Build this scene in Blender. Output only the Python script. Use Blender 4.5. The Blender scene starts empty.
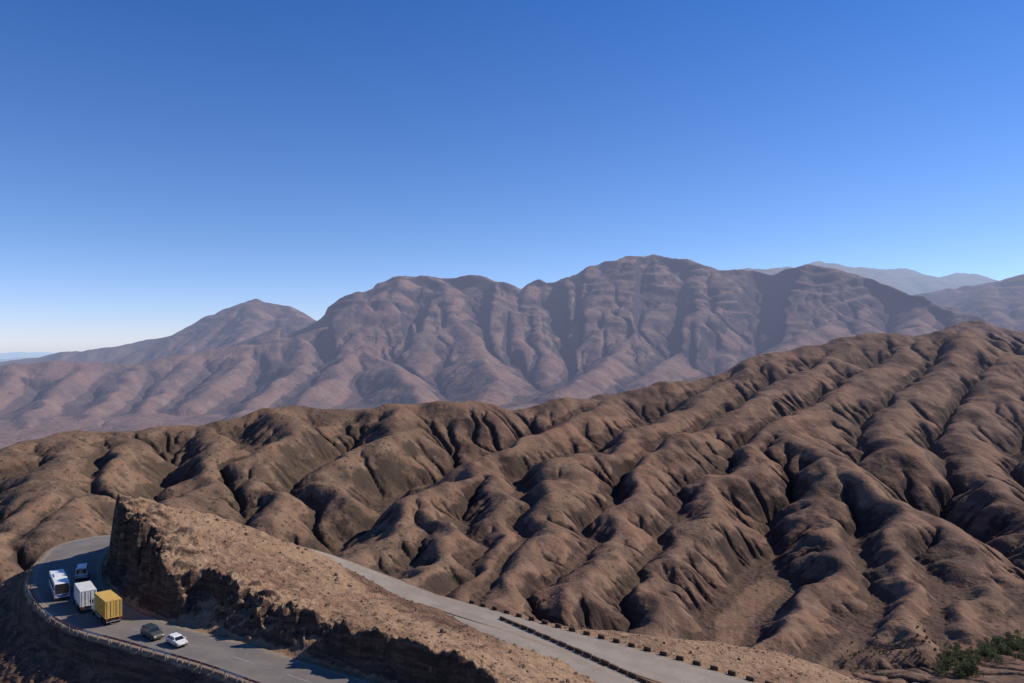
import bpy, math, random, heapq, time
import numpy as np
from mathutils import Vector
T0=time.time()
random.seed(3); rng=np.random.default_rng(7)
F=796.4; CX=512.0; CY=341.5
def P(px,py,d): return ((px-CX)/F*d, d, -(py-CY)/F*d)
scene=bpy.context.scene
# ------------------------------------------------------------------ noise
_ang=rng.random((256,256))*2*np.pi
GX=np.cos(_ang).astype(np.float32); GY=np.sin(_ang).astype(np.float32)
def pn(x,y,s=0):
    x=np.asarray(x,dtype=np.float64)+s*17.31+1000; y=np.asarray(y,dtype=np.float64)+s*9.77+1000
    ix=np.floor(x).astype(np.int64); iy=np.floor(y).astype(np.int64)
    fx=(x-ix).astype(np.float32); fy=(y-iy).astype(np.float32)
    a=ix&255; b=iy&255; a1=(a+1)&255; b1=(b+1)&255
    u=fx*fx*fx*(fx*(fx*6-15)+10); v=fy*fy*fy*(fy*(fy*6-15)+10)
    n00=GX[a,b]*fx+GY[a,b]*fy; n10=GX[a1,b]*(fx-1)+GY[a1,b]*fy
    n01=GX[a,b1]*fx+GY[a,b1]*(fy-1); n11=GX[a1,b1]*(fx-1)+GY[a1,b1]*(fy-1)
    return ((n00*(1-u)+n10*u)*(1-v)+(n01*(1-u)+n11*u)*v)*1.4
def fbm(x,y,o=4,s=0,g=0.5):
    r=0;a=1
    for i in range(o):
        r=r+a*pn(x*2**i,y*2**i,s+i*3); a*=g
    return r
def sstep(a,b,x):
    t=np.clip((x-a)/(b-a),0,1); return t*t*(3-2*t)
# ------------------------------------------------------------------ roads (world metres)
def catmull(pts,n=8):
    pts=[np.array(p,float) for p in pts]; pts=[2*pts[0]-pts[1]]+pts+[2*pts[-1]-pts[-2]]
    out=[]
    for i in range(1,len(pts)-2):
        p0,p1,p2,p3=pts[i-1:i+3]
        for k in range(n):
            t=k/n
            out.append(0.5*((2*p1)+(-p0+p2)*t+(2*p0-5*p1+4*p2-p3)*t*t+(-p0+3*p1-3*p2+p3)*t**3))
    out.append(pts[-2]); return np.array(out)
RA=catmull([(22,52,-36,3.7),(12,60,-36,3.7),(0,70,-36,3.7),(-12,78,-36,3.7),(-25.4,86.8,-36,3.5),(-32.6,91.4,-36,3.5),(-43.3,97.4,-36,3.6),
 (-52.8,103.3,-36,4.1),(-61.0,111.5,-36,4.4),(-67.6,121,-36,4.7),(-72.8,132,-36,4.9),(-76,145,-36.5,5.0),(-70,158,-38.5,4.2),(-58,166,-41,4),
 (-44,169,-45,4),(-30,164,-48.5,4),(-15,151.5,-50,4),(-1.6,136.5,-50,3.8),(10.7,121.5,-50,3.7),(16.5,114,-50,3.7),(26,101,-50,3.7),(36,86,-50,3.7),(44,72,-50,3.7)],8)
RC=catmull([(-18,156,-50.0,3.0),(-10,149.5,-50,3.2),(0,141,-50,3.4),(7,135,-50,3.8),(15,128.5,-50,4.2),(28,117.3,-50,4.6),(40,106.5,-50,4.6),(52,95,-50,4.6),(64,82,-50,4.6)],8)
def road_dist(x,y,R):
    best=np.full(x.shape,1e9,np.float32); zz=np.zeros(x.shape,np.float32)
    for i in range(len(R)-1):
        ax,ay,az,aw=R[i]; bx,by,bz,bw=R[i+1]
        dx,dy=bx-ax,by-ay; L=dx*dx+dy*dy
        t=np.clip(((x-ax)*dx+(y-ay)*dy)/L,0,1)
        d=np.hypot(x-ax-t*dx,y-ay-t*dy)-(aw+t*(bw-aw))
        m=d<best; best=np.where(m,d,best); zz=np.where(m,az+t*(bz-az),zz)
    return best,zz
# ------------------------------------------------------------------ foreground height field
class RBF:
    def __init__(s,p):
        p=np.array(p,float); s.c=p[:,:2]; n=len(p)
        D=np.hypot(p[:,None,0]-p[None,:,0],p[:,None,1]-p[None,:,1])
        A=np.zeros((n+3,n+3)); A[:n,:n]=D; A[:n,n]=1; A[:n,n+1:]=s.c; A[n,:n]=1; A[n+1:,:n]=s.c.T
        b=np.zeros(n+3); b[:n]=p[:,2]; s.w=np.linalg.solve(A,b)
    def __call__(s,x,y):
        r=s.w[-3]+s.w[-2]*x+s.w[-1]*y
        for (cx,cy),w in zip(s.c,s.w): r=r+w*np.sqrt((x-cx)**2+(y-cy)**2+0.3)
        return r
LOW=[(12,60,-36),(0,70,-36),(-12,78,-36),(-25,87,-36),(-33,92,-36),(-43,98,-36),(-53,104,-36),(-61,112,-36),(-67,121,-36),(-72,132,-36),(-76,145,-36.5),
 (-70,158,-38.5),(-58,166,-41),(-44,169,-45),(-30,164,-48.5),(-15,151,-50),(-1,137,-50),(10,121,-50),(17,114,-50),(26,101,-50),(36,86,-50),(28,117,-50),(40,106.5,-50),(52,95,-50),(15,128,-50),
 (-88,136,-41.5),(-100,150,-55),(-86,160,-46),(-78,172,-50),(-60,182,-56),(-44,186,-62),(-28,184,-64),(-79,116,-40.5),(-74,106,-41.5),(-66,98,-41.5),(-62,90,-43.5),(-52,88,-42),(-46,83,-43.5),(-40,80,-42),(-27,72,-41),(-12,62,-41),(4,52,-41),
 (-72,84,-48),(-90,108,-48),(-40,60,-50),(0,0,-1.8),(15,5,-10),(-15,5,-10),(0,10,-8),(0,25,-22),(25,25,-28),(-25,25,-28),(0,42,-38),(-35,50,-48),(35,45,-48),(60,60,-54),
 (5,152,-53.2),(20,151,-55.2),(35,153,-57.6),(50,149,-58),(62,140,-60),(22,140,-52),(35,132,-52.5),(48,125,-54),(62,118,-57),(70,105,-57),(66,90,-53),
 (-14,172,-60),(0,178,-66),(22,180,-74),(45,178,-78),(68,170,-80),(90,150,-78),(105,130,-75),(110,100,-68),(-120,120,-72),(-130,160,-88),(140,160,-105),(-95,190,-72),(-60,210,-82),(0,215,-98),(60,215,-110),(120,205,-118)]
TOP=[(-61.8,126,-24.8),(-63.8,125.4,-24.2),(-60,121.5,-24.9),(-66,130.5,-25.2),(-68,139,-33),(-58.4,120.0,-27.4),(-56.3,118.3,-25.0),(-55.5,127,-25.9),(-50,128.5,-27.3),(-41,130,-30.7),(-29.7,130,-35.5),(-20.7,125,-39),(-10.9,120,-40.6),(-1.7,112,-42),(6.5,108,-43.2),(11.3,102,-43.8),
 (-53,114.2,-26.2),(-49.5,110.5,-28.6),(-45.5,106,-30.6),(-40,106.5,-30.4),(-30,98.6,-31.8),(-20.7,91,-32.2),(-12,86.2,-32),(-5,81,-31.7),(-1,75,-32.3),(8,66,-33),
 (-62,147,-36.5),(-66,150,-37.5),(-54,158,-39.5),(-42,162,-43.5),(-31,157,-47),(-20,148,-49.4),(-6,134,-49.8),(6,119,-49.8),(14,107,-49),(20,99,-50),(30,84,-50),(25,70,-48),(-56,140,-31.5),(-42,145,-38),(-25,142,-43)]
rlow=RBF(LOW); rtop=RBF(TOP)
POLY=[(-72,146),(-69.4,139),(-67.2,131.5),(-64.9,125.6),(-62.4,122.4),(-60.4,121.6),(-58.6,118.0),(-54.3,113.6),(-50.2,111.2),(-49.5,107.6),(-44.6,103.7),(-41.8,105.6),(-39.5,103.8),(-34.5,101.2),(-30.5,96.8),(-25,93.8),(-20.5,89.6),(-13,84.6),(-5.5,79),(0,73.5),(9,64),(30,60),(34,80),(22,99),(9,117.5),(-4.5,133.5),(-18,148.5),(-31,160),(-44,164.5),(-57,161.5),(-66,154)]
def polysd(x,y,poly):
    d=np.full(x.shape,1e9); ins=np.zeros(x.shape,bool); n=len(poly)
    for i in range(n):
        ax,ay=poly[i]; bx,by=poly[(i+1)%n]; dx,dy=bx-ax,by-ay
        t=np.clip(((x-ax)*dx+(y-ay)*dy)/(dx*dx+dy*dy),0,1)
        d=np.minimum(d,np.hypot(x-ax-t*dx,y-ay-t*dy))
        c=((ay>y)!=(by>y))&(x<(bx-ax)*(y-ay)/(by-ay+1e-12)+ax); ins^=c
    return np.where(ins,d,-d)
def fg(x,y):
    lo=rlow(x,y); to=rtop(x,y)
    sd=polysd(x,y,POLY)
    cut=sstep(1.0,4.0,to-lo)
    jit=1.5*fbm(x/4.5,y/4.5,3,1)+0.6*fbm(x/1.3,y/1.3,3,5)
    sdj=sd+jit*cut
    talus=cut*(1.7+0.8*pn(x/4,y/4,8))*sstep(-2.6,0.5,sdj)
    lo2=lo+np.minimum(talus,np.maximum(to-lo,0))
    crag=sstep(22,6,np.hypot(x+60,y-123))
    to2=to+cut*(0.95+.5*crag)*fbm(x/4.5,y/4.5,4,11)*sstep(14,2,sd)+cut*(.7+1.0*crag)*(np.abs(fbm(x/2.4,y/2.4,3,14))-.15)*sstep(5,.8,sd)
    w=sstep(0.0,1.6,sdj)
    st=w+0.09*np.sin(w*15+4*pn(x/5,y/5,2))*np.clip(w*(1-w)*4,0,1)
    z=lo2+(to2-lo2)*np.clip(st,0,1.05)
    da,za=road_dist(x,y,RA); dc,zc=road_dist(x,y,RC)
    dd=np.minimum(da,dc); zr=np.where(da<dc,za,zc)
    rm=sstep(0.3,2.4,dd)
    outer=1-np.clip(w,0,1)
    n=0.35*fbm(x/9,y/9,3,20)+0.16*fbm(x/1.7,y/1.7,4,30)
    rill=-0.6*np.abs(fbm(x/3.2,y/3.2,3,40))*sstep(-36.5,-39,z)*outer*(y<120)
    gul=-0.6*np.abs(fbm(x/7,y/7,3,44))*(1-outer)
    z=z+(n+rill+gul)*sstep(0.6,4,dd)
    z=(zr-0.07)*(1-rm)+z*rm
    return z
# ------------------------------------------------------------------ big terrain in log-polar grid
DT=0.0028; TH=0.644; R0=180.0; R1=17000.0
nt=int(2*TH/DT)+1; nr=int(math.log(R1/R0)/DT)+1
th=(np.arange(nt)*DT-TH); lr=math.log(R0)+np.arange(nr)*DT
THG,LG=np.meshgrid(th,lr); RG=np.exp(LG); X=RG*np.sin(THG); Y=RG*np.cos(THG)
U=THG; V=LG
big=sstep(1150,750,RG)
wx=X+RG*(0.007*fbm(U*22,V*22,4,3)+0.036*big*fbm(U*7,V*7,3,13)); wy=Y+RG*(0.012*fbm(U*22,V*22,4,9)+.03*big*fbm(U*7,V*7,3,19))
clf=sstep(-.3,.2,fbm(U*16,V*2,3,33))
def skel(x,y,R,polys,mask=None):
    out=np.full(x.shape,-1e9)
    for pl in polys:
        poly,s,w=pl[:3]; C=pl[3] if len(pl)>3 else 0
        q=[P(*p) for p in poly]; cur=np.full(x.shape,-1e9)
        for a,b in zip(q[:-1],q[1:]):
            dx,dy=b[0]-a[0],b[1]-a[1]
            t=np.clip(((x-a[0])*dx+(y-a[1])*dy)/(dx*dx+dy*dy),0,1)
            d=np.hypot(x-a[0]-t*dx,y-a[1]-t*dy); ww=w*R
            h=a[2]+t*(b[2]-a[2])-s*(np.sqrt(d*d+ww*ww)-ww)
            if C: h=h-C*sstep(.003,.013,d/R)*mask
            out=np.maximum(out,h)
    return out
H=0.015
MID=[([(-140,480,600),(-60,466,650),(0,455,700),(60,438,760),(100,433,800),(200,425,860),(270,409,900),(300,405,930),(370,406,960),(400,401,970),(440,401,980),(475,404,990),(510,408,1000),(560,400,1040),(620,391,1090),(680,378,1140),(720,372,1180),(760,358,1220),(800,350,1260),(850,340,1300),(880,335,1320),(930,333,1340),(980,325,1340),(1024,332,1340),(1100,345,1300),(1180,350,1250)],.62,.012),
 ([(-40,462,670),(-60,510,540),(-70,560,450)],.75,H),
 ([(60,438,760),(30,475,620),(20,520,520),(-20,560,450)],.8,H),
 ([(130,431,825),(120,460,700),(75,500,590),(60,530,500)],.8,H),
 ([(200,425,860),(235,455,740),(190,490,640),(170,530,540)],.85,H),
 ([(270,409,900),(285,440,790),(255,480,680),(270,515,600)],.85,H),
 ([(400,401,970),(375,440,840),(330,478,720),(335,500,660)],.85,H),
 ([(620,391,1090),(570,420,920),(530,440,850),(480,462,760),(420,498,650),(375,540,550),(345,565,490)],.88,.015),
 ([(480,462,760),(505,510,640),(480,560,530),(455,600,460)],.95,.012),
 ([(430,490,670),(435,550,530),(400,590,460)],.95,.010),
 ([(760,358,1220),(700,395,1050),(650,428,900),(600,448,800),(555,478,700),(540,530,580),(505,590,480),(490,625,420)],.88,.014),
 ([(850,340,1300),(800,375,1120),(740,408,960),(690,438,840),(645,478,720),(620,530,600),(560,590,480)],.88,.015),
 ([(930,333,1340),(870,375,1150),(820,405,1000),(785,425,900),(815,450,800),(860,478,720),(910,505,660),(970,545,590),(1040,590,520),(1100,620,470)],.80,.022),
 ([(785,425,900),(740,465,770),(700,515,650),(650,575,530),(640,640,435)],.92,.013),
 ([(815,450,800),(815,515,660),(845,570,545),(800,625,450),(760,655,415)],.92,.014),
 ([(910,505,660),(900,565,540),(910,620,455),(880,655,415)],.92,.013),
 ([(970,545,590),(985,590,510),(960,632,440)],.92,.012),
 ([(1040,590,520),(1045,620,460),(1030,650,420)],.92,.012),
 ([(1024,332,1340),(990,380,1120),(960,425,960),(975,465,840),(1020,500,740),(1080,540,650)],.75,.018),
 ([(980,325,1340),(920,385,1100),(880,420,960),(890,450,860)],.75,.018),
 ([(1100,345,1300),(1070,410,1000),(1050,460,840)],.75,H),
]
B=0.004
FAR=[([(310,322,5600),(345,312,5600),(370,298,5600),(384,283,5640),(396,276,5650),(420,274,5700),(445,277,5720),(470,274,5750),(490,279,5750),(522,289,5750),(540,278,5800),(552,282,5820),(575,276,5850),(592,266,5900),(620,257,6000),(650,254,6000),(690,259,6000),(722,270,5900),(750,270,5800),(772,274,5700),(800,268,5600),(825,269,5500),(850,273,5400),(900,288,5100),(950,309,4700),(990,324,4400),(1040,345,4100)],.46,.002,85),
 ([(-150,372,7500),(-40,366,7500),(50,352,7500),(100,347,7400),(150,338,7300),(190,328,7200),(215,314,7100),(240,303,7000),(258,297,7000),(285,306,6900),(312,322,6600),(345,315,5900)],.55,.001),
 ([(258,298,7000),(255,325,6300),(235,345,5600)],.55,.001),
 ([(398,280,5650),(350,318,5100),(300,335,4900),(250,345,4800),(200,352,4700),(140,362,4500),(90,360,4400),(40,362,4300),(0,368,4200),(-120,380,4000)],.5,B),
 ([(400,280,5600),(390,320,5000),(355,350,4500),(330,378,4000),(300,402,3500)],.5,B),
 ([(440,277,5700),(455,315,5050),(480,350,4500),(500,378,3900),(480,400,3500)],.5,B),
 ([(590,268,5900),(565,318,5250),(550,345,4800),(545,370,4300)],.5,B),
 ([(650,257,6000),(660,305,5300),(630,340,4700),(600,368,4100),(560,390,3600)],.5,B),
 ([(740,271,5850),(725,315,5200),(680,350,4600),(640,380,3900)],.5,B),
 ([(850,276,5400),(840,315,4800),(800,340,4300),(750,360,3800)],.5,B),
 ([(920,299,5000),(920,325,4500),(880,345,3900)],.5,B),
 ([(300,335,4900),(305,365,4300),(260,395,3700),(240,415,3300)],.55,B),
 ([(250,345,4800),(225,375,4200),(190,405,3600)],.55,B),
 ([(200,352,4700),(165,385,4100),(140,412,3500)],.55,B),
 ([(140,362,4500),(115,392,3900),(80,420,3300)],.55,B),
 ([(90,360,4400),(50,395,3800),(20,425,3200)],.55,B),
 ([(20,364,4300),(-10,395,3700),(-50,425,3200)],.55,B),
 ([(360,345,4600),(400,370,4100),(420,395,3600)],.55,B),
 ([(640,302,6900),(740,268,9500),(800,268,11500),(822,261,12000),(850,268,12000),(880,268,12500),(900,267,12500),(925,279,12500),(950,273,12500),(980,277,12500),(1010,288,12500),(1100,280,12500)],.42,.002),
 ([(900,300,8200),(940,290,8000),(970,286,7800),(1000,279,7600),(1030,273,7400),(1100,262,7400)],.4,B),
 ([(1000,279,7600),(985,300,6800),(1000,320,5900)],.45,B),
 ([(1060,268,7400),(1045,300,6300),(1060,325,5400)],.45,B),
 ([(-200,360,14500),(-20,358,14500),(30,356,14500),(80,361,14500)],.3,B),
]
fl=np.interp(LG,np.log([180,250,330,400,450,600,1000,1600,2600,3400,5000,9000,17000]),[-85,-122,-156,-178,-188,-202,-245,-310,-320,-270,-220,-260,-330])
tilt=np.interp(LG,np.log([180,300,450,1500,2500,6000,17000]),[0,50,90,90,200,120,0])
fl=fl+tilt*(THG/TH)*0.5-tilt*0.12
fl=fl+RG*0.003*fbm(U*14,V*14,4,60)
z=fl.copy()
im=RG[:,0]<2600; ifr=RG[:,0]>1900
z[im]=np.maximum(z[im],skel(wx[im],wy[im],RG[im],MID))
z[ifr]=np.maximum(z[ifr],skel(wx[ifr],wy[ifr],RG[ifr],FAR,clf[ifr]))
hrel=np.clip((z-fl)/(0.03*RG),0,1)
n1=fbm(U*10,V*10,6,75,.5)
fr=sstep(2200,3000,RG)
z=z+RG*(0.0080-.0040*fr)*n1*(.3+.7*hrel)+fr*RG*0.0011*hrel*(.4-np.abs(fbm(U*60,V*60,3,71)))
z=z.astype(np.float64)
def pflood(z):
    n0,n1=z.shape; zf=z.ravel().tolist(); done=bytearray(n0*n1); h=[]
    for j in range(n1):
        k=(n0-1)*n1+j; h.append((zf[k],k)); done[k]=1
    for i in range(n0-1):
        for j in (0,n1-1):
            k=i*n1+j; h.append((zf[k],k)); done[k]=1
    heapq.heapify(h); pop=heapq.heappop; push=heapq.heappush
    offs=(-n1-1,-n1,-n1+1,-1,1,n1-1,n1,n1+1); N=n0*n1
    while h:
        e,k=pop(h)
        for o in offs:
            m=k+o
            if 0<=m<N and not done[m]:
                done[m]=1; v=zf[m]
                if v<=e: v=e+0.02; zf[m]=v
                push(h,(v,m))
    return np.array(zf).reshape(n0,n1)
z=pflood(z)
N=nr*nt; base_idx=np.arange(N).reshape(nr,nt)
Kmap=((0.050-0.026*fr)*2**(1.4*fbm(U*7,V*7,2,140)*(1-.4*fr))).ravel()
Athr=(24*2**(2.5*fbm(U*9,V*9,2,150))).ravel()
def erode(z,its,alpha):
    z0=z.copy(); dif=(0.04+0.0*fr)[1:-1,1:-1]
    for it in range(its):
        best=np.zeros((nr,nt)); rec=base_idx.copy(); dist=np.ones((nr,nt),np.float32)
        c=z[1:-1,1:-1]
        for di in (-1,0,1):
            for dj in (-1,0,1):
                if di==0 and dj==0: continue
                L=math.sqrt(di*di+dj*dj)
                s=(c-z[1+di:nr-1+di,1+dj:nt-1+dj])/L
                b=best[1:-1,1:-1]; m=s>b
                b[m]=s[m]; rec[1:-1,1:-1][m]=(base_idx[1:-1,1:-1]+di*nt+dj)[m]; dist[1:-1,1:-1][m]=L
        rf=rec.ravel(); D=(rf!=np.arange(N)).astype(np.int32); Pp=rf.copy()
        for k in range(13):
            D=D+D[Pp]; Pp=Pp[Pp]
        order=np.argsort(D,kind='stable'); Ds=D[order]; mx=int(Ds[-1])
        st=np.searchsorted(Ds,np.arange(mx+2))
        A=np.ones(N)
        for l in range(mx,0,-1):
            ix=order[st[l]:st[l+1]]; np.add.at(A,rf[ix],A[ix])
        Ff=Kmap*np.sqrt(np.clip(A-Athr,0,5000))/dist.ravel()
        zf=z.ravel().copy()
        for l in range(1,mx+1):
            ix=order[st[l]:st[l+1]]; f=Ff[ix]
            zf[ix]=(zf[ix]+f*zf[rf[ix]])/(1+f)
        z=zf.reshape(nr,nt)
        z=z+alpha*(z0-z)
        z[1:-1,1:-1]+=dif*(z[2:,1:-1]+z[:-2,1:-1]+z[1:-1,2:]+z[1:-1,:-2]-4*z[1:-1,1:-1])
    return z,A.reshape(nr,nt)
z,AR=erode(z,17,0.033)
print('erode',time.time()-T0)
def blur(a,n):
    for _ in range(2):
        for ax in (0,1):
            p=np.pad(a,[(n+1,n) if k==ax else (0,0) for k in (0,1)],mode='edge'); c=np.cumsum(p,axis=ax)
            a=(np.take(c,range(2*n+1,c.shape[ax]),axis=ax)-np.take(c,range(0,c.shape[ax]-2*n-1),axis=ax))/(2*n+1)
    return a
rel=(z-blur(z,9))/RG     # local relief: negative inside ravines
def up(a,axis):
    a=np.moveaxis(a,axis,0); n=a.shape[0]
    p=np.concatenate([a[:1],a,a[-1:]],0)
    mid=(-p[:-3]+9*p[1:-2]+9*p[2:-1]-p[3:])/16
    o=np.empty((2*n-1,)+a.shape[1:]); o[0::2]=a; o[1::2]=mid
    return np.moveaxis(o,0,axis)
zb=up(up(z,0),1); n2r,n2t=zb.shape; rel2=up(up(rel,0),1)
th2=np.arange(n2t)*DT/2-TH; lr2=math.log(R0)+np.arange(n2r)*DT/2
T2,L2=np.meshgrid(th2,lr2); R2=np.exp(L2)
X2=R2*np.sin(T2); Y2=R2*np.cos(T2)
sm=sstep(2500,3500,R2)
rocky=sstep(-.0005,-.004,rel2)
zb=zb+R2*(0.00036+.0008*rocky*(1-sm))*fbm(T2*150,L2*150,3,90)+sm*R2*.0006*(.4-np.abs(fbm(T2*120,L2*120,3,93)))*sstep(0,300,zb)
ph=(zb+.05*X2-.03*Y2)/85.0+1.2*fbm(T2*9,L2*9,2,97)
zb=zb+sm*sstep(20,260,zb)*8*np.sin(2*np.pi*ph)*sstep(-.4,.3,fbm(T2*25,L2*25,2,98))
m=R2[:,0]<290
fgz=fg(X2[m],Y2[m]); wbl=sstep(182,285,R2[m])
zb[m]=fgz*(1-wbl)+zb[m]*wbl
def bigz(x,y):
    r=math.hypot(x,y); t=math.atan2(x,y)
    i=(math.log(r)-math.log(R0))/(DT/2); j=(t+TH)/(DT/2)
    i=min(max(i,0),n2r-2); j=min(max(j,0),n2t-2); a=int(i); b=int(j); fi=i-a; fj=j-b
    return (zb[a,b]*(1-fi)+zb[a+1,b]*fi)*(1-fj)+(zb[a,b+1]*(1-fi)+zb[a+1,b+1]*fi)*fj
def gridmesh(name,X,Y,Z,mat,attrs=None):
    a,b=X.shape; me=bpy.data.meshes.new(name)
    co=np.stack([X,Y,Z],-1).astype(np.float32).ravel()
    me.vertices.add(a*b); me.vertices.foreach_set('co',co)
    idx=np.arange(a*b,dtype=np.int32).reshape(a,b)
    q=np.stack([idx[:-1,:-1],idx[:-1,1:],idx[1:,1:],idx[1:,:-1]],-1).reshape(-1)
    nf=q.size//4
    me.loops.add(nf*4); me.loops.foreach_set('vertex_index',q)
    me.polygons.add(nf); me.polygons.foreach_set('loop_start',np.arange(nf,dtype=np.int32)*4)
    try: me.polygons.foreach_set('loop_total',np.full(nf,4,np.int32))
    except Exception: pass
    me.polygons.foreach_set('use_smooth',np.ones(nf,bool))
    me.update(calc_edges=True); me.materials.append(mat)
    for k,v in (attrs or {}).items():
        at=me.attributes.new(k,'FLOAT','POINT'); at.data.foreach_set('value',v.astype(np.float32).ravel())
    o=bpy.data.objects.new(name,me); scene.collection.objects.link(o); return o
# ------------------------------------------------------------------ materials
def newmat(name):
    m=bpy.data.materials.new(name); m.use_nodes=True; nt_=m.node_tree; nt_.nodes.clear(); return m,nt_
class NB:
    def __init__(s,t): s.t=t
    def n(s,ty,**k):
        nd=s.t.nodes.new(ty)
        for a,b in k.items():
            if a in('ins',):
                for i,v in b.items():
                    if isinstance(v,bpy.types.NodeSocket): s.t.links.new(v,nd.inputs[i])
                    else: nd.inputs[i].default_value=v
            else: setattr(nd,a,b)
        return nd
    def math(s,op,a,b=0.0,c=None,clamp=False):
        d={0:a,1:b}
        if c is not None: d[2]=c
        return s.n('ShaderNodeMath',operation=op,use_clamp=clamp,ins=d).outputs[0]
    def noise(s,vec,sc,det=4,rough=.55):
        return s.n('ShaderNodeTexNoise',ins={'Vector':vec,'Scale':sc,'Detail':det,'Roughness':rough}).outputs[0]
    def attr(s,name): return s.n('ShaderNodeAttribute',attribute_name=name).outputs['Fac']
    def mix(s,f,a,b):
        nd=s.n('ShaderNodeMix',data_type='RGBA')
        for i,v in ((0,f),(6,a),(7,b)):
            if isinstance(v,bpy.types.NodeSocket): s.t.links.new(v,nd.inputs[i])
            else: nd.inputs[i].default_value=v if i==0 else tuple(v)+(1,)
        return nd.outputs[2]
    def ss(s,v,a,b):
        return s.n('ShaderNodeMapRange',interpolation_type='SMOOTHSTEP',ins={0:v,1:a,2:b,3:0.0,4:1.0}).outputs[0]
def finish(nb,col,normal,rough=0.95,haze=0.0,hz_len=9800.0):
    b=nb.n('ShaderNodeBsdfPrincipled',ins={'Base Color':col,'Roughness':rough})
    b.inputs['Specular IOR Level'].default_value=0.1
    if normal is not None: nb.t.links.new(normal,b.inputs['Normal'])
    out=nb.n('ShaderNodeOutputMaterial')
    sh=b.outputs[0]
    if haze:  # aerial haze painted in as emission, growing with distance from the camera at origin
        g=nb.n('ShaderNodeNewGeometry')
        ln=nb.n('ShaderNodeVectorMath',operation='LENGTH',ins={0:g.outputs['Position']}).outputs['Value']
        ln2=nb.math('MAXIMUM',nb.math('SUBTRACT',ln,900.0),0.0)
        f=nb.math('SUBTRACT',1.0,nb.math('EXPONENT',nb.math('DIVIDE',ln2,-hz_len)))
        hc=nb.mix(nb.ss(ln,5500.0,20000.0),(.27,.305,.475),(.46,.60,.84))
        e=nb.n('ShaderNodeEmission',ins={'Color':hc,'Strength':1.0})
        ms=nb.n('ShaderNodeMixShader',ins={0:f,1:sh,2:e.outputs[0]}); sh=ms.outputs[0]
    nb.t.links.new(sh,out.inputs[0])
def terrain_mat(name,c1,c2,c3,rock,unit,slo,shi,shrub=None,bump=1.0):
    m,t=newmat(name); nb=NB(t)
    g=nb.n('ShaderNodeNewGeometry'); pos=g.outputs['Position']
    nz=nb.n('ShaderNodeSeparateXYZ',ins={0:g.outputs['Normal']}).outputs['Z']
    n1=nb.attr('tone'); n2=nb.noise(pos,1/(unit*7),4,.62); n3=nb.noise(pos,1/unit,3,.7)
    col=nb.mix(nb.ss(n1,-.3,.3),c1,c2)
    col=nb.mix(nb.ss(n2,.45,.68),col,c3)
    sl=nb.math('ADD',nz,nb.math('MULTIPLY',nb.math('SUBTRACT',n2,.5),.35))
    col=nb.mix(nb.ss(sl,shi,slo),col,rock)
    col=nb.mix(nb.math('MULTIPLY',nb.ss(nb.attr('strata'),.1,.8),.5),col,rock)
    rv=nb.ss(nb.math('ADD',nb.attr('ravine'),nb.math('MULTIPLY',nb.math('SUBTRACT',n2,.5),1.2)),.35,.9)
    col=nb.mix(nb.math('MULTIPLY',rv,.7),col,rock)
    v=nb.math('MULTIPLY_ADD',n3,.9,.55)
    col=nb.n('ShaderNodeVectorMath',operation='SCALE',ins={0:col,3:v}).outputs[0]
    if shrub:
        sc,den,gc=shrub
        vo=nb.n('ShaderNodeTexVoronoi',ins={'Vector':pos,'Scale':sc})
        wn=nb.n('ShaderNodeSeparateColor',ins={0:vo.outputs['Color']}).outputs[0]
        msk=nb.math('LESS_THAN',vo.outputs['Distance'],nb.math('MULTIPLY',wn,.42))
        col=nb.mix(nb.math('MULTIPLY',nb.attr('veg'),.16),col,(.13,.11,.065))
        col=nb.mix(nb.math('MULTIPLY',msk,nb.math('MULTIPLY',nb.attr('veg'),den)),col,gc)
    hsum=nb.math('ADD',nb.math('MULTIPLY',n2,unit*1.0),nb.math('MULTIPLY',n3,unit*.3))
    bp=nb.n('ShaderNodeBump',ins={'Strength':bump,'Distance':1.0,'Height':hsum})
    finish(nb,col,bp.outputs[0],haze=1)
    return m
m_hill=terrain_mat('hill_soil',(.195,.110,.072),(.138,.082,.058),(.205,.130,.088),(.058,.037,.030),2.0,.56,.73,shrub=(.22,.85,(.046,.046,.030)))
m_mtn=terrain_mat('mountain_rock',(.205,.120,.090),(.15,.098,.082),(.225,.148,.112),(.045,.037,.042),16,.66,.80,bump=.85)
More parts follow.
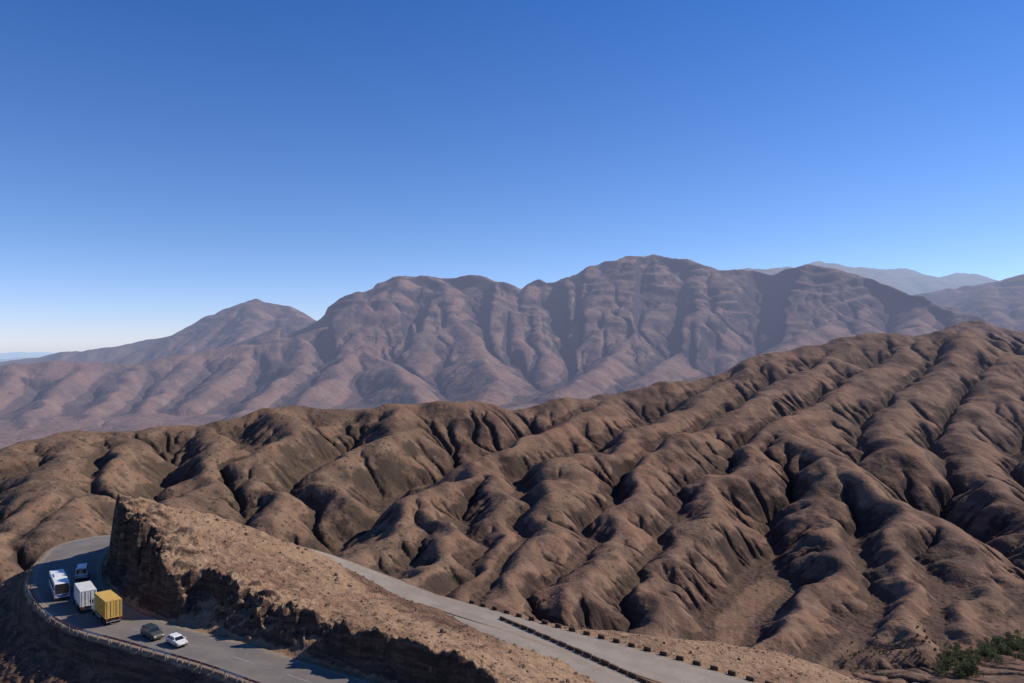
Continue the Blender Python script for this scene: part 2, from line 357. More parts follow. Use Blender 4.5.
def fg_mat():
    m,t=newmat('stony_ground'); nb=NB(t)
    g=nb.n('ShaderNodeNewGeometry'); pos=g.outputs['Position']
    nz=nb.n('ShaderNodeSeparateXYZ',ins={0:g.outputs['Normal']}).outputs['Z']
    xyz=nb.n('ShaderNodeSeparateXYZ',ins={0:pos})
    n1=nb.noise(pos,.07,3,.6); n2=nb.noise(pos,.6,5,.65); n3=nb.noise(pos,3.5,4,.7)
    col=nb.mix(nb.ss(n1,.4,.62),(.29,.18,.108),(.21,.122,.075))
    col=nb.mix(nb.ss(n2,.45,.7),col,(.34,.23,.147))
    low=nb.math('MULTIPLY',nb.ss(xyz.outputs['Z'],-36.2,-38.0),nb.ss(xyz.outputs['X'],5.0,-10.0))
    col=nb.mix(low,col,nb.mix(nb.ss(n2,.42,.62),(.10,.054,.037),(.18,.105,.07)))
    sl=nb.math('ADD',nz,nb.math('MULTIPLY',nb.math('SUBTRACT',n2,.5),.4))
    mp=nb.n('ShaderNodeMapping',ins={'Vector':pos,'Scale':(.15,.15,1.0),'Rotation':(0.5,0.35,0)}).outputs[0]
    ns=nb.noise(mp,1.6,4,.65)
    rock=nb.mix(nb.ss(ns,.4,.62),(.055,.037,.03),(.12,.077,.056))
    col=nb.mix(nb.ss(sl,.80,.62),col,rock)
    v=nb.math('MULTIPLY_ADD',n3,1.0,.5)
    col=nb.n('ShaderNodeVectorMath',operation='SCALE',ins={0:col,3:v}).outputs[0]
    vo=nb.n('ShaderNodeTexVoronoi',ins={'Vector':pos,'Scale':.9})
    wn=nb.n('ShaderNodeSeparateColor',ins={0:vo.outputs['Color']}).outputs[0]
    msk=nb.math('LESS_THAN',vo.outputs['Distance'],nb.math('MULTIPLY',wn,.3))
    col=nb.mix(nb.math('MULTIPLY',msk,.5),col,(.12,.095,.05))
    h=nb.math('ADD',nb.math('MULTIPLY',n2,.7),nb.math('MULTIPLY',n3,.22))
    h=nb.math('ADD',h,nb.math('MULTIPLY',ns,.35))
    bp=nb.n('ShaderNodeBump',ins={'Strength':1.0,'Distance':1.0,'Height':h})
    finish(nb,col,bp.outputs[0]); return m
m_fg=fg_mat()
def simple(name,c,rough=.5,metal=0,var=.15,scale=6,spec=.5,dust=0):
    m,t=newmat(name); nb=NB(t)
    tc=nb.n('ShaderNodeTexCoord').outputs['Object']
    n=nb.noise(tc,scale,3,.6)
    col=nb.mix(nb.ss(n,.35,.7),c,tuple(x*(1-var) for x in c))
    if dust: 
        zz=nb.n('ShaderNodeSeparateXYZ',ins={0:tc}).outputs['Z']
        col=nb.mix(nb.math('MULTIPLY',nb.ss(zz,1.4,.3),dust),col,(.25,.19,.13))
    b=nb.n('ShaderNodeBsdfPrincipled',ins={'Base Color':col,'Roughness':rough,'Metallic':metal})
    b.inputs['Specular IOR Level'].default_value=spec
    o=nb.n('ShaderNodeOutputMaterial'); t.links.new(b.outputs[0],o.inputs[0]); return m
def asphalt(name,c1,c2):
    m,t=newmat(name); nb=NB(t)
    pos=nb.n('ShaderNodeNewGeometry').outputs['Position']
    n1=nb.noise(pos,.25,3); n2=nb.noise(pos,3,4,.7); n4=nb.noise(pos,.6,4,.65)
    col=nb.mix(nb.ss(n1,.35,.65),c1,c2)
    uv=nb.n('ShaderNodeSeparateXYZ',ins={0:nb.n('ShaderNodeUVMap').outputs[0]}).outputs['X']
    au=nb.math('ABSOLUTE',uv)
    tr=nb.ss(nb.math('ABSOLUTE',nb.math('SUBTRACT',au,.5)),.28,.08)
    col=nb.mix(nb.math('MULTIPLY',tr,.3),col,tuple(x*.72 for x in c1))
    col=nb.mix(nb.math('MULTIPLY',nb.ss(nb.math('ADD',au,nb.math('MULTIPLY',n4,.5)),.98,1.28),.85),col,(.27,.195,.125))
    col=nb.mix(nb.math('MULTIPLY',nb.ss(n4,.48,.75),.35),col,(.27,.20,.14))
    col=nb.n('ShaderNodeVectorMath',operation='SCALE',ins={0:col,3:nb.math('MULTIPLY_ADD',n2,.5,.75)}).outputs[0]
    finish(nb,col,nb.n('ShaderNodeBump',ins={'Strength':.4,'Distance':.02,'Height':n2}).outputs[0],rough=.85); return m
m_asph=asphalt('asphalt_dusty',(.195,.17,.15),(.16,.142,.128))
m_asph2=asphalt('asphalt_bleached',(.33,.275,.22),(.28,.232,.187))
m_line=simple('road_paint',(.36,.33,.29),.8,0,.5,1)
m_white=simple('white_paint',(.78,.77,.74),.35,0,.1,1.5,.5,.5)
m_yel=simple('yellow_container_paint',(.66,.40,.08),.5,0,.2,1.2,.4,.3)
m_blue=simple('blue_paint',(.05,.10,.28),.35,0,.15,2,.5,.4)
m_dark=simple('dark_green_paint',(.035,.045,.045),.3,0,.1,2,.5,.5)
m_glass=simple('tinted_glass',(.015,.018,.022),.08,0,.1,2,.6)
m_rub=simple('tyre_rubber',(.02,.02,.02),.9,0,.2,8,.2)
m_met=simple('galvanised_metal',(.35,.34,.33),.5,.6,.2,5)
m_chs=simple('chassis_black',(.03,.03,.03),.7,0,.2,5,.3)
m_red=simple('red_paint',(.30,.07,.05),.6,0,.3,3)
m_railw=simple('weathered_white_paint',(.42,.38,.34),.6,0,.3,3)
m_redl=simple('tail_light',(.35,.02,.015),.3,0,.1,3)
m_hl=simple('headlight_glass',(.7,.7,.68),.15,0,.1,3)
m_tarp=simple('box_body_white',(.66,.64,.58),.55,0,.15,1,.4,.4)
m_conc=simple('painted_concrete',(.24,.17,.125),.9,0,.4,1.5,.2)
m_stone=simple('stone_masonry',(.13,.09,.065),.95,0,.5,2.5,.2)
m_rock=simple('rock',(.21,.14,.097),.95,0,.5,3,.2)
m_bush=simple('dry_shrub',(.10,.092,.05),.95,0,.5,1.5,.1)
m_leaf=simple('tree_foliage',(.12,.135,.055),.9,0,.5,.15,.1)
m_bark=simple('tree_bark',(.12,.085,.06),.95,0,.4,3,.1)
# ------------------------------------------------------------------ terrain objects
tone=fbm(T2*11,L2*11,4,101)
strat=np.sin(2*np.pi*ph)*sm*sstep(-100,200,zb)+(1-sm)*fbm((X2+.3*zb)/90,(zb*6+.3*Y2)/90,3,105)*1.2
Aup=np.minimum(np.repeat(np.repeat(AR,2,0),2,1)[:n2r,:n2t],400)
veg=np.clip(sstep(0,.5,fbm(T2*10,L2*10,3,110))*.7+sstep(.02,-.22,T2)*.8+sstep(20,200,Aup)*.7,0,1)*sstep(2200,1500,R2)
kk=lambda r:int(round((math.log(r)-math.log(R0))/(DT/2)))//2*2
ksp=kk(1500); ks2=kk(8600)
def put(name,sl,mat,st=1):
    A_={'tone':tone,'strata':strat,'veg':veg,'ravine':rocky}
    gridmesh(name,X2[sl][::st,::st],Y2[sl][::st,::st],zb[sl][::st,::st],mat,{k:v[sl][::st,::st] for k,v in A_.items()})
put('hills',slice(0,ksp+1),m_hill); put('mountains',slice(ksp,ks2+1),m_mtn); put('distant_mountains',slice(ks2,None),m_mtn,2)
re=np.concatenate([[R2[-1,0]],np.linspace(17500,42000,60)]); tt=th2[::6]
if tt[-1]!=th2[-1]: tt=np.append(tt,th2[-1])
TT,RR=np.meshgrid(tt,re); ze=-330-(RR-17000)*.012+RR*.006*fbm(TT*14,RR/4000,4,120)*sstep(17500,22000,RR); ze[0]=np.interp(tt,th2,zb[-1])-3
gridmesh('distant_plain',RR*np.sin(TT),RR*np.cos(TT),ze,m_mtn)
DF=0.0012
tf=np.arange(-0.65,0.65,DF)
rr=np.concatenate([np.exp(np.linspace(math.log(.5),math.log(66),90))[:-1],np.exp(np.arange(math.log(66),math.log(184),0.0018))])
TF,RF=np.meshgrid(tf,rr); XF=RF*np.sin(TF); YF=RF*np.cos(TF)
ZF=fg(XF,YF)-sstep(180,184,RF)*0.5
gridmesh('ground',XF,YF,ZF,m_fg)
print('meshes',time.time()-T0)
# ------------------------------------------------------------------ generic mesh helper
def mesh_obj(name,verts,faces,mats,midx=None,parent=None,smooth=False,bevel=0):
    me=bpy.data.meshes.new(name); me.from_pydata([tuple(v) for v in verts],[],[tuple(f) for f in faces]); 
    for m in (mats if isinstance(mats,list) else [mats]): me.materials.append(m)
    if midx is not None: me.polygons.foreach_set('material_index',midx)
    if smooth: me.polygons.foreach_set('use_smooth',[True]*len(me.polygons))
    me.update(); o=bpy.data.objects.new(name,me); scene.collection.objects.link(o)
    if parent is not None: o.parent=parent
    if bevel:
        b=o.modifiers.new('b','BEVEL'); b.width=bevel; b.segments=2; b.limit_method='ANGLE'
    return o
def ribbon(name,R,mat,dz=0.0,off=None,w=None,parent=None,dash=None):
    c=R[:,:2]; t=np.gradient(c,axis=0); t/=np.linalg.norm(t,axis=1)[:,None]; n=np.stack([-t[:,1],t[:,0]],1)
    vs=[];fs=[];uv=[]
    if off is None:
        us=[-1,-.5,0,.5,1]
        for i in range(len(R)):
            for u in us: vs.append((*(c[i]+n[i]*u*R[i,3]),R[i,2]+dz)); uv.append((u,i))
        k=5
        for i in range(len(R)-1):
            for j in range(4): a=i*k+j; fs.append((a,a+k,a+k+1,a+1))
        o=mesh_obj(name,vs,fs,mat,parent=parent)
        l=o.data.uv_layers.new(name='UVMap')
        for lp in o.data.loops: l.data[lp.index].uv=uv[lp.vertex_index]
        return o
    s=np.concatenate([[0],np.cumsum(np.linalg.norm(np.diff(c,axis=0),axis=1))])
    q=np.arange(0,s[-1],0.75)
    f=lambda a: np.interp(q,s,a)
    cx,cy,cz,cw,nx,ny=f(c[:,0]),f(c[:,1]),f(R[:,2]),f(R[:,3]),f(n[:,0]),f(n[:,1])
    for i in range(len(q)-1):
        if dash and (q[i]%dash[0])>dash[1]: continue
        b=len(vs)
        for j in (i,i+1):
            o_=off*cw[j]
            for e in (-w/2,w/2): vs.append((cx[j]+nx[j]*(o_+e),cy[j]+ny[j]*(o_+e),cz[j]+dz))
        fs.append((b,b+2,b+3,b+1))
    return mesh_obj(name,vs,fs,mat,parent=parent)
nsp=8*12
road=ribbon('mountain_road',RA[:nsp+1],m_asph,0.0)
ribbon('edge_line',RA[:nsp+1],m_line,.006,.88,.1,road); ribbon('edge_line_inner',RA[:nsp+1],m_line,.006,-.88,.1,road)
ribbon('centre_line',RA[:nsp+1],m_line,.006,0.0,.1,road,dash=(9,3))
road2=ribbon('mountain_road',RA[nsp:],m_asph2,0.0)
ribbon('edge_line',RA[nsp:],m_line,.012,.9,.12,road2); ribbon('centre_line',RA[nsp:],m_line,.012,0.0,.12,road2,dash=(9,3))
road3=ribbon('side_road',RC,m_asph2,0.005)
ribbon('edge_line',RC[12:],m_line,.012,.9,.12,road3)
# ------------------------------------------------------------------ parapets and guardrail
def boxes(name,items,mat,parent=None,bevel=.04):
    vs=[];fs=[]
    for (x,y,z,lx,ly,lz,a) in items:
        b=len(vs); ca,sa=math.cos(a),math.sin(a)
        for dz in (0,lz):
            k=1 if dz==0 else .9
            for ex,ey in ((-1,-1),(1,-1),(1,1),(-1,1)):
                px,py=ex*lx/2*k,ey*ly/2*k; vs.append((x+px*ca-py*sa,y+px*sa+py*ca,z+dz))
        fs+= [(b,b+3,b+2,b+1),(b+4,b+5,b+6,b+7),(b,b+1,b+5,b+4),(b+1,b+2,b+6,b+5),(b+2,b+3,b+7,b+6),(b+3,b,b+4,b+7)]
    return mesh_obj(name,vs,fs,mat,parent=parent,bevel=bevel)
def along(pts,step,start=0):
    pts=np.array(pts,float); s=np.concatenate([[0],np.cumsum(np.linalg.norm(np.diff(pts[:,:2],axis=0),axis=1))])
    for q in np.arange(start,s[-1],step):
        x=np.interp(q,s,pts[:,0]); y=np.interp(q,s,pts[:,1]); z=np.interp(q,s,pts[:,2])
        x2=np.interp(q+.1,s,pts[:,0]); y2=np.interp(q+.1,s,pts[:,1]); x1=np.interp(q-.1,s,pts[:,0]); y1=np.interp(q-.1,s,pts[:,1])
        yield x,y,z,math.atan2(y2-y1,x2-x1)
def offset(R,u):
    c=R[:,:2]; t=np.gradient(c,axis=0); t/=np.linalg.norm(t,axis=1)[:,None]; n=np.stack([-t[:,1],t[:,0]],1)
    return np.column_stack([c+n*((R[:,3]+u) if u>=0 else -(R[:,3]-u))[:,None],R[:,2]])
far=offset(RC,.5)[8:]
boxes('roadside_stone_blocks',[(x,y,z-.15,1.3,.4,.66+random.uniform(-.06,.06),a+random.uniform(-.07,.07)) for x,y,z,a in along(far,2.9)],m_stone)
med=offset(RA,.45)[8*16+6:8*21]
boxes('parapet_wall',[(x,y,z-.1,1.85,.4,.6+random.uniform(-.08,.08),a) for x,y,z,a in along(med,1.95)],m_stone)
def guard(R,u,i0,i1):
    e=offset(R,u)[i0:i1]; par=bpy.data.objects.new('guardrail',None); scene.collection.objects.link(par)
    pl=list(along(e,1.0)); prof=[(-.04,.45),(.03,.51),(-.03,.58),(.03,.65),(-.04,.72)]
    vs=[];fs=[];mi=[]
    for k,(x,y,z,a) in enumerate(pl):
        nx,ny=-math.sin(a),math.cos(a)
        for o_,h in prof: vs.append((x+nx*o_,y+ny*o_,z+h))
        if k:
            b=(k-1)*5
            for j in range(4): fs.append((b+j,b+5+j,b+6+j,b+1+j)); mi.append(1 if (k//4)%3==2 else 0)
    mesh_obj('rail',vs,fs,[m_red,m_railw],mi,par)
    boxes('posts',[(x,y,z-.4,.12,.12,1.1,a) for x,y,z,a in along(e,2.0)],m_met,par,0)
    boxes('kerb',[(x,y,z-.15,2.45,.3,.27,a) for x,y,z,a in along(offset(R,u-.25)[i0:i1],2.5)],m_conc,par,.02)
guard(RA,.55,8*2,8*9) 
# ------------------------------------------------------------------ vehicles
def empty(name,x,y,z,head,sc=1.0):
    e=bpy.data.objects.new(name,None); scene.collection.objects.link(e)
    e.location=(x,y,z+.01); e.rotation_euler=(0,0,head); e.scale=(sc,sc,sc); return e
def prism(name,prof,w,mat,par,bevel=.04,topw=None,zt=None):
    zs=[p[1] for p in prof]; z0=min(zs); z1=max(zs); vs=[];n=len(prof)
    for s in (-1,1):
        for x,zz in prof:
            k=w/2 if topw is None else (w+(topw-w)*(zz-z0)/(z1-z0))/2
            vs.append((x,s*k,zz))
    fs=[tuple(range(n)),tuple(range(2*n-1,n-1,-1))]+[(i,i+n,(i+1)%n+n,(i+1)%n) for i in range(n)]
    o=mesh_obj(name,vs,fs,mat,parent=par,bevel=bevel)
    import bmesh
    bm=bmesh.new(); bm.from_mesh(o.data); bmesh.ops.recalc_face_normals(bm,faces=bm.faces); bm.to_mesh(o.data); bm.free()
    return o
def bx(name,x0,x1,y0,y1,z0,z1,mat,par,bevel=.02):
    vs=[(x,y,zz) for zz in (z0,z1) for x,y in ((x0,y0),(x1,y0),(x1,y1),(x0,y1))]
    return mesh_obj(name,vs,[(0,3,2,1),(4,5,6,7),(0,1,5,4),(1,2,6,5),(2,3,7,6),(3,0,4,7)],mat,parent=par,bevel=bevel)
def wheel(par,x,y,r,w,i):
    vs=[];fs=[];mi=[];n=20; prof=[(0,w/2*.6,1),(r*.55,w/2*.6,1),(r*.6,w/2,0),(r*.95,w/2,0),(r,w/2*.8,0),(r,-w/2*.8,0),(r*.95,-w/2,0),(r*.6,-w/2,0),(r*.55,-w/2*.6,1),(0,-w/2*.6,1)]
    for rr_,yy,_ in prof:
        for k in range(n): a=2*math.pi*k/n; vs.append((x+rr_*math.cos(a),y+yy,r+rr_*math.sin(a)))
    for j in range(len(prof)-1):
        for k in range(n): fs.append((j*n+k,j*n+(k+1)%n,(j+1)*n+(k+1)%n,(j+1)*n+k)); mi.append(1 if prof[j][2] and prof[j+1][2] else 0)
    mesh_obj('wheel_%d'%i,vs,fs,[m_rub,m_met],mi,par)
def car(name,x,y,z,head,paint,kind='hatch',sc=.76):
    e=empty(name,x,y,z,head,sc)
    if kind=='suv': L,W,hb,ht,r=4.5,1.85,1.05,1.78,.37; prof=[(-2.25,.45),(-2.25,1.0),(-2.15,1.08),(.95,1.08),(1.1,1.05),(2.05,.95),(2.25,.75),(2.25,.4)]; cab=[(-2.15,1.07),(-1.95,1.72),(-1.7,1.78),(.25,1.78),(.5,1.72),(1.15,1.05)]
    elif kind=='van': L,W,hb,ht,r=5.0,1.9,1.1,2.2,.34; prof=[(-2.5,.35),(-2.5,1.1),(-2.45,1.22),(1.5,1.22),(2.2,1.05),(2.45,.8),(2.48,.35)]; cab=[(-2.47,1.2),(-2.35,2.1),(-2.15,2.2),(.9,2.2),(1.15,2.1),(1.85,1.17)]
    else: L,W,hb,ht,r=4.0,1.72,.9,1.48,.31; prof=[(-2.0,.32),(-2.02,.8),(-1.9,.95),(1.0,.95),(1.75,.82),(1.98,.62),(2.0,.3)]; cab=[(-1.9,.94),(-1.55,1.42),(-1.3,1.48),(.15,1.48),(.35,1.42),(1.1,.93)]
    prism('body',prof,W,paint,e,.06)
    prism('cabin_roof',cab,W*.97,paint,e,.05,topw=W*.78)
    zb_,zt_=cab[0][1]+.06,max(p[1] for p in cab)-.1
    z0=cab[0][1]; z1=max(p[1] for p in cab)
    yw=lambda zz:(W*.97+(W*.78-W*.97)*(zz-z0)/(z1-z0))/2+.006
    def xr(zz,front):
        pts=cab[:3] if not front else cab[::-1][:3]
        return np.interp(zz,[p[1] for p in pts],[p[0] for p in pts])
    k=0
    xs=[xr(zb_,0)+.15,-.75,.15,xr(zb_,1)-.18]; xt=[xr(zt_,0)+.15,-.7,.15,xr(zt_,1)-.1]
    for s in (-1,1):
        for j in range(3):
            vs=[(xs[j]+.05,s*yw(zb_),zb_),(xs[j+1]-.05,s*yw(zb_),zb_),(xt[j+1]-.05,s*yw(zt_),zt_),(xt[j]+.05,s*yw(zt_),zt_)]
            mesh_obj('side_window_%d'%k,vs,[(0,1,2,3)],m_glass,parent=e); k+=1
    for nm,fr_ in (('windscreen',1),('rear_window',0)):
        o_=.015 if fr_ else -.015
        vs=[(xr(zb_,fr_)+o_,-yw(zb_)*.88,zb_),(xr(zb_,fr_)+o_,yw(zb_)*.88,zb_),(xr(zt_,fr_)+o_,yw(zt_)*.88,zt_),(xr(zt_,fr_)+o_,-yw(zt_)*.88,zt_)]
        mesh_obj(nm,vs,[(0,1,2,3)],m_glass,parent=e)
    fx=prof[-1][0]; rx=prof[0][0]
    for s in (-1,1):
        bx('headlight_%d'%s,fx-.2,fx+.01,s*W*.36-.17,s*W*.36+.17,.62,.76,m_hl,e); bx('tail_light_%d'%s,rx-.03,rx+.1,s*W*.42-.1,s*W*.42+.1,.7,.95,m_redl,e)
        bx('mirror_%d'%s,.75,.95,s*(W/2+.1)-.09,s*(W/2+.1)+.09,zb_,zb_+.15,paint,e)
    bx('bumper_front',fx-.1,fx+.06,-W*.47,W*.47,.28,.5,m_chs,e,.03); bx('bumper_rear',rx-.07,rx+.1,-W*.47,W*.47,.3,.52,m_chs,e,.03)
    bx('underbody',rx+.2,fx-.2,-W*.42,W*.42,.2,.34,m_chs,e)
    i=0
    for xx in (-L*.32,L*.32):
        for s in (-1,1): wheel(e,xx,s*(W/2-.09),r,.22,i); i+=1
    return e
def truck(name,x,y,z,head,boxmat,cabmat,Lb=6.0,Hb=2.6,sc=.82):
    e=empty(name,x,y,z,head,sc); xb=-Lb/2-1.0; xf=xb+Lb; zb_=1.12
    bx('cargo_box',xb,xf,-1.2,1.2,zb_,zb_+Hb,boxmat,e,.03)
    n=int(Lb/.3)
    for s in (-1,1):
        boxes('side_ribs_%d'%s,[(xb+.25+i*(Lb-.5)/(n-1),s*1.215,zb_+.12,.13,.07,Hb-.24,0) for i in range(n)],boxmat,e,0)
    for k,yy in enumerate((-.95,-.4,.4,.95)): bx('door_bar_%d'%k,xb-.05,xb-.006,yy-.025,yy+.025,zb_+.08,zb_+Hb-.08,m_met,e,0)
    bx('door_gap',xb-.01,xb-.002,-.02,.02,zb_+.05,zb_+Hb-.05,m_chs,e,0)
    for k,(a,b,c,d) in enumerate([(-1.22,1.22,zb_,zb_+.12),(-1.22,1.22,zb_+Hb-.12,zb_+Hb+.01),(-1.22,-1.1,zb_+.12,zb_+Hb-.12),(1.1,1.22,zb_+.12,zb_+Hb-.12)]): bx('rear_frame_%d'%k,xb-.03,xb-.003,a,b,c,d,boxmat,e,.01)
    bx('chassis',xb+.1,xf+1.9,-.45,.45,.62,1.1,m_chs,e)
    prism('cab',[(xf+.2,.75),(xf+.2,2.75),(xf+.4,2.9),(xf+1.5,2.85),(xf+1.95,1.75),(xf+2.05,.65)],2.3,cabmat,e,.07,topw=2.15)
    bx('windscreen',xf+1.55,xf+1.8,-.98,.98,1.8,2.6,m_glass,e,.02)
    for s in (-1,1):
        bx('cab_window_%d'%s,xf+.8,xf+1.55,s*1.1-.03,s*1.1+.03,1.75,2.45,m_glass,e,.01)
        bx('mirror_%d'%s,xf+1.7,xf+1.78,s*1.32-.1,s*1.32+.1,1.8,2.3,m_chs,e)
        bx('side_guard_%d'%s,xb+2.4,xf-.4,s*1.15-.03,s*1.15+.03,.6,.9,m_met,e,0)
        bx('tail_light_%d'%s,xb-.04,xb+.05,s*.95-.2,s*.95+.2,.85,1.0,m_redl,e,0)
        bx('headlight_%d'%s,xf+2.0,xf+2.08,s*.85-.17,s*.85+.17,.85,1.05,m_hl,e,.01)
    bx('rear_bumper',xb-.02,xb+.1,-1.1,1.1,.5,.64,m_met,e); bx('front_bumper',xf+1.9,xf+2.12,-1.12,1.12,.45,.75,m_chs,e,.03)
    i=0
    for xx,dbl in ((xb+1.0,1),(xb+2.1,1),(xf+1.1,0)):
        for s in (-1,1): wheel(e,xx,s*(.98 if dbl else 1.02),.48,.5 if dbl else .3,i); i+=1
    return e
def bus(name,x,y,z,head,sc=.78):
    e=empty(name,x,y,z,head,sc); L=10.0
    prism('body',[(-L/2,.35),(-L/2-.03,2.9),(-L/2+.2,3.2),(L/2-.6,3.2),(L/2-.25,3.05),(L/2,1.2),(L/2+.02,.35)],2.5,m_white,e,.1,topw=2.36)
    zs=lambda zz:1.25-.07*(zz-.35)/2.85+.008
    for s in (-1,1):
        vs=[(-L/2+.02,s*zs(.5),.5),(L/2-.1,s*zs(.5),.5),(L/2-.15,s*zs(1.3),1.3),(-L/2+.02,s*zs(1.3),1.3)]
        mesh_obj('side_stripe_%d'%s,vs,[(0,1,2,3)],m_blue,parent=e)
        for k in range(6):
            a=-L/2+.35+k*1.5; b=a+1.42
            vs=[(a,s*(zs(1.65)),1.65),(b,s*zs(1.65),1.65),(b-.0,s*zs(2.65),2.65),(a,s*zs(2.65),2.65)]
            mesh_obj('side_window_%d_%d'%(k,s),vs,[(0,1,2,3)],m_glass,parent=e)
        bx('mirror_%d'%s,L/2-.05,L/2+.3,s*1.32-.1,s*1.32+.1,2.1,2.6,m_chs,e)
        bx('headlight_%d'%s,L/2-.02,L/2+.05,s*.95-.18,s*.95+.18,.7,.9,m_hl,e,.01); bx('tail_light_%d'%s,-L/2-.06,-L/2,s*1.05-.1,s*1.05+.1,.8,1.3,m_redl,e,0)
    vs=[(L/2+.02,-1.1,1.25),(L/2+.02,1.1,1.25),(L/2-.22,1.05,2.95),(L/2-.22,-1.05,2.95)]
    mesh_obj('windscreen',vs,[(0,1,2,3)],m_glass,parent=e)
    bx('front_panel',L/2+.0,L/2+.035,-1.1,1.1,.75,1.15,m_blue,e,.01); bx('bumper',L/2-.1,L/2+.1,-1.2,1.2,.3,.6,m_chs,e,.04)
    bx('roof_unit',-1.8,.6,-.8,.8,3.15,3.4,m_white,e,.05)
    i=0
    for xx in (-L*.28,L*.3):
        for s in (-1,1): wheel(e,xx,s*1.1,.5,.3,i); i+=1
    return e
ZR=-36.0
truck('container_truck',-52.8,103.6,ZR,math.atan2(.74,-.67),m_yel,m_white,6.0,2.7)
truck('container_truck',-58.1,108.2,ZR,math.atan2(.80,-.60),m_tarp,m_blue,5.6,2.5)
bus('tour_bus',-64.7,113.8,ZR,math.atan2(-.82,.57))
car('minivan',-65.6,121.6,ZR,math.atan2(.9,-.42),m_white,'van',.86)
car('suv',-43.8,97.0,ZR,math.atan2(-.62,.78),m_dark,'suv',.74)
car('hatchback_car',-39.8,94.6,ZR,math.atan2(-.64,.77),m_white,'hatch',.74)
# ------------------------------------------------------------------ rocks, shrubs, trees
def icos():
    p=(1+5**.5)/2
    v=[(-1,p,0),(1,p,0),(-1,-p,0),(1,-p,0),(0,-1,p),(0,1,p),(0,-1,-p),(0,1,-p),(p,0,-1),(p,0,1),(-p,0,-1),(-p,0,1)]
    f=[(0,11,5),(0,5,1),(0,1,7),(0,7,10),(0,10,11),(1,5,9),(5,11,4),(11,10,2),(10,7,6),(7,1,8),(3,9,4),(3,4,2),(3,2,6),(3,6,8),(3,8,9),(4,9,5),(2,4,11),(6,2,10),(8,6,7),(9,8,1)]
    return np.array(v)/1.9,f
IV,IF=icos()
n=2800; xs=rng.uniform(-85,75,n*3); ys=rng.uniform(74,165,n*3)
da,_=road_dist(xs,ys,RA); dc,_=road_dist(xs,ys,RC); ok=np.minimum(da,dc)>.4
xs=xs[ok][:n]; ys=ys[ok][:n]; sd=polysd(xs,ys,POLY); zz=fg(xs,ys)
vs=[];fs=[]
for x,y,h,s in zip(xs,ys,zz,sd):
    r=random.uniform(.06,.22)*(2.2 if (-3.5<s<1 and x<0 and y<130) else 1)*(1 if random.random()<.95 else 2)
    sc=rng.uniform(.6,1.3,3)*r; a=random.uniform(0,6.28); ca,sa=math.cos(a),math.sin(a)
    v=IV*rng.uniform(.75,1.2,(12,1))*sc; b=len(vs)
    for q in v: vs.append((x+q[0]*ca-q[1]*sa,y+q[0]*sa+q[1]*ca,h+q[2]+r*.2))
    fs+=[tuple(k+b for k in f) for f in IF]
mesh_obj('rocks',vs,fs,m_rock)
def clump(vs,fs,x,y,zb_,r,h,nl,ls):
    for _ in range(nl):
        a=random.uniform(0,6.28); rr_=r*random.random()**.5; hh=h*random.random()
        rr_*=math.sqrt(max(.05,1-(hh/h-.35)**2*1.6))
        c=Vector((x+rr_*math.cos(a),y+rr_*math.sin(a),zb_+hh)); b=len(vs)
        u=Vector((random.gauss(0,1),random.gauss(0,1),random.gauss(0,1))).normalized(); w=u.orthogonal().normalized(); s=ls*random.uniform(.6,1.4)
        vs+= [c+u*s,c+w*s*.6,c-u*s,c-w*s*.6]; fs.append((b,b+1,b+2,b+3))
vs=[];fs=[]
n=500; xs=rng.uniform(-85,75,n*2); ys=rng.uniform(76,165,n*2); da,_=road_dist(xs,ys,RA); dc,_=road_dist(xs,ys,RC); ok=np.minimum(da,dc)>.8
xs=xs[ok][:n]; ys=ys[ok][:n]; zz=fg(xs,ys)
for x,y,h in zip(xs,ys,zz):
    r=random.uniform(.12,.34); clump(vs,fs,x,y,h-.05,r,r*1.0,26,r*.3)
mesh_obj('dry_shrubs',vs,fs,m_bush)
tv=[];tf_=[];lv=[];lf=[]
def limb(p,q,r0,r1):
    p=Vector(p);q=Vector(q); d=(q-p).normalized(); u=d.orthogonal().normalized(); w=d.cross(u); b=len(tv)
    for c,r in((p,r0),(q,r1)):
        for k in range(5): a=k*2*math.pi/5; tv.append(c+(u*math.cos(a)+w*math.sin(a))*r)
    for k in range(5): tf_.append((b+k,b+(k+1)%5,b+5+(k+1)%5,b+5+k))
spots=[]
for _ in range(170):
    t=random.random()**.8; px=936+t*90+random.gauss(0,3); d=408+t*24+random.gauss(0,8); spots.append(((px-CX)/F*d,d,.82))
for _ in range(16): 
    d=390+random.gauss(0,3); spots.append(((968+random.gauss(0,5)-CX)/F*d,d,1.15))
for _ in range(70):
    t=random.random(); px=840+t*100+random.gauss(0,5); d=425+random.gauss(0,10); spots.append(((px-CX)/F*d,d,.28))
for x,y,k_ in spots:
    h0=bigz(x,y); hh=random.uniform(3.0,7)*k_; limb((x,y,h0-.3),(x,y,h0+hh*.5),.16,.1)
    for k in range(7):
        a=random.uniform(0,6.28); rr_=hh*random.uniform(.1,.42); c=(x+rr_*math.cos(a),y+rr_*math.sin(a),h0+hh*random.uniform(.2,.85))
        limb((x,y,h0+hh*.3),c,.08,.03)
        clump(lv,lf,c[0],c[1],c[2]-hh*.12,hh*.22,hh*.3,46,.28*max(k_,.6))
tp=bpy.data.objects.new('riverside_trees',None); scene.collection.objects.link(tp)
mesh_obj('trunks',tv,tf_,m_bark,parent=tp); mesh_obj('foliage',lv,lf,m_leaf,parent=tp)
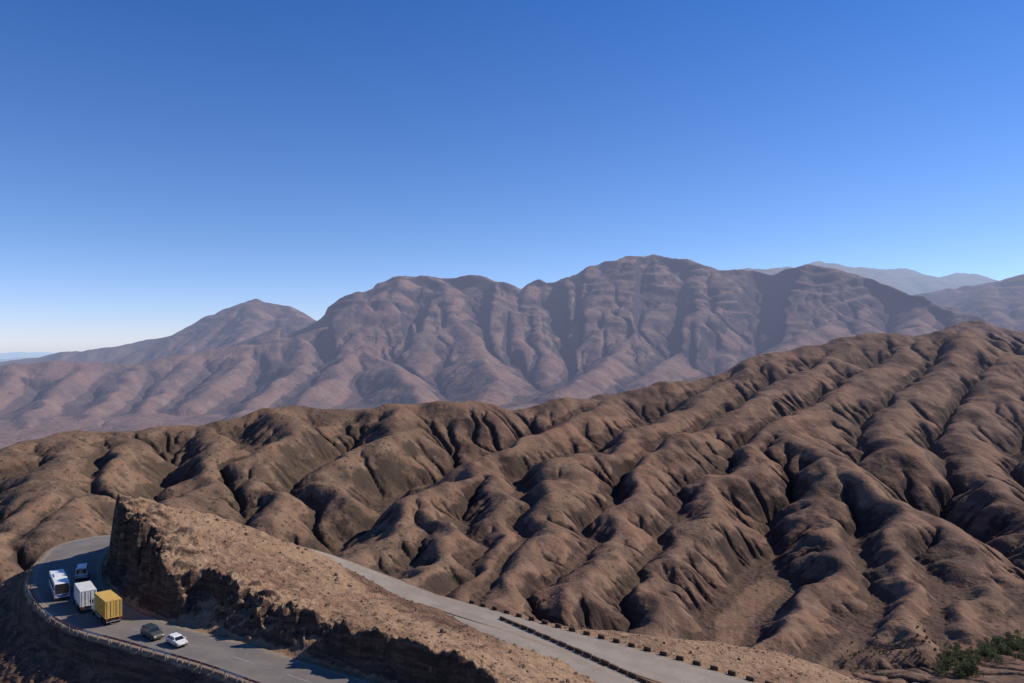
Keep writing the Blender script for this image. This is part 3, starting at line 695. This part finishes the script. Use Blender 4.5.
# ------------------------------------------------------------------ light, sky, camera
AZ=math.radians(72); EL=math.radians(37)
S=Vector((math.sin(AZ)*math.cos(EL),math.cos(AZ)*math.cos(EL),math.sin(EL)))
sl=bpy.data.lights.new('sun','SUN'); sl.energy=5.0; sl.angle=math.radians(.5); sl.color=(1,.92,.82)
so=bpy.data.objects.new('sun',sl); scene.collection.objects.link(so); so.rotation_euler=S.to_track_quat('Z','Y').to_euler(); so.location=(100,50,300)
w=bpy.data.worlds.new('World'); scene.world=w; w.use_nodes=True; nt_=w.node_tree; nt_.nodes.clear(); nb=NB(nt_)
sky=nb.n('ShaderNodeTexSky'); sky.sky_type='NISHITA'; sky.sun_disc=False; sky.sun_elevation=EL; sky.sun_rotation=AZ
sky.altitude=2200; sky.air_density=1.0; sky.dust_density=.4; sky.ozone_density=3.0
gz=nb.n('ShaderNodeSeparateXYZ',ins={0:nb.n('ShaderNodeTexCoord').outputs['Generated']}).outputs['Z']
rp=nb.n('ShaderNodeValToRGB',ins={0:gz}); cr=rp.color_ramp
cr.elements[0].position=0.0; cr.elements[0].color=(.31,.315,.44,1); cr.elements[1].position=.42; cr.elements[1].color=(.105,.225,.39,1)
el=cr.elements.new(.12); el.color=(.235,.28,.38,1)
mul=nb.n('ShaderNodeVectorMath',operation='MULTIPLY',ins={0:sky.outputs[0],1:rp.outputs[0]}).outputs[0]
mm=nb.n('ShaderNodeVectorMath',operation='SCALE',ins={0:mul,3:2.5}).outputs[0]
bg=nb.n('ShaderNodeBackground',ins={0:mm,1:.145}); 
ow=nb.n('ShaderNodeOutputWorld',ins={0:bg.outputs[0]})
cam=bpy.data.cameras.new('camera'); cam.lens=28; cam.sensor_width=36; cam.clip_start=.1; cam.clip_end=100000
co=bpy.data.objects.new('camera',cam); scene.collection.objects.link(co); co.location=(0,0,0); co.rotation_euler=(math.radians(90),0,0); scene.camera=co
scene.view_settings.view_transform='Standard'; scene.view_settings.look='None'; scene.view_settings.exposure=0
print('done',time.time()-T0)
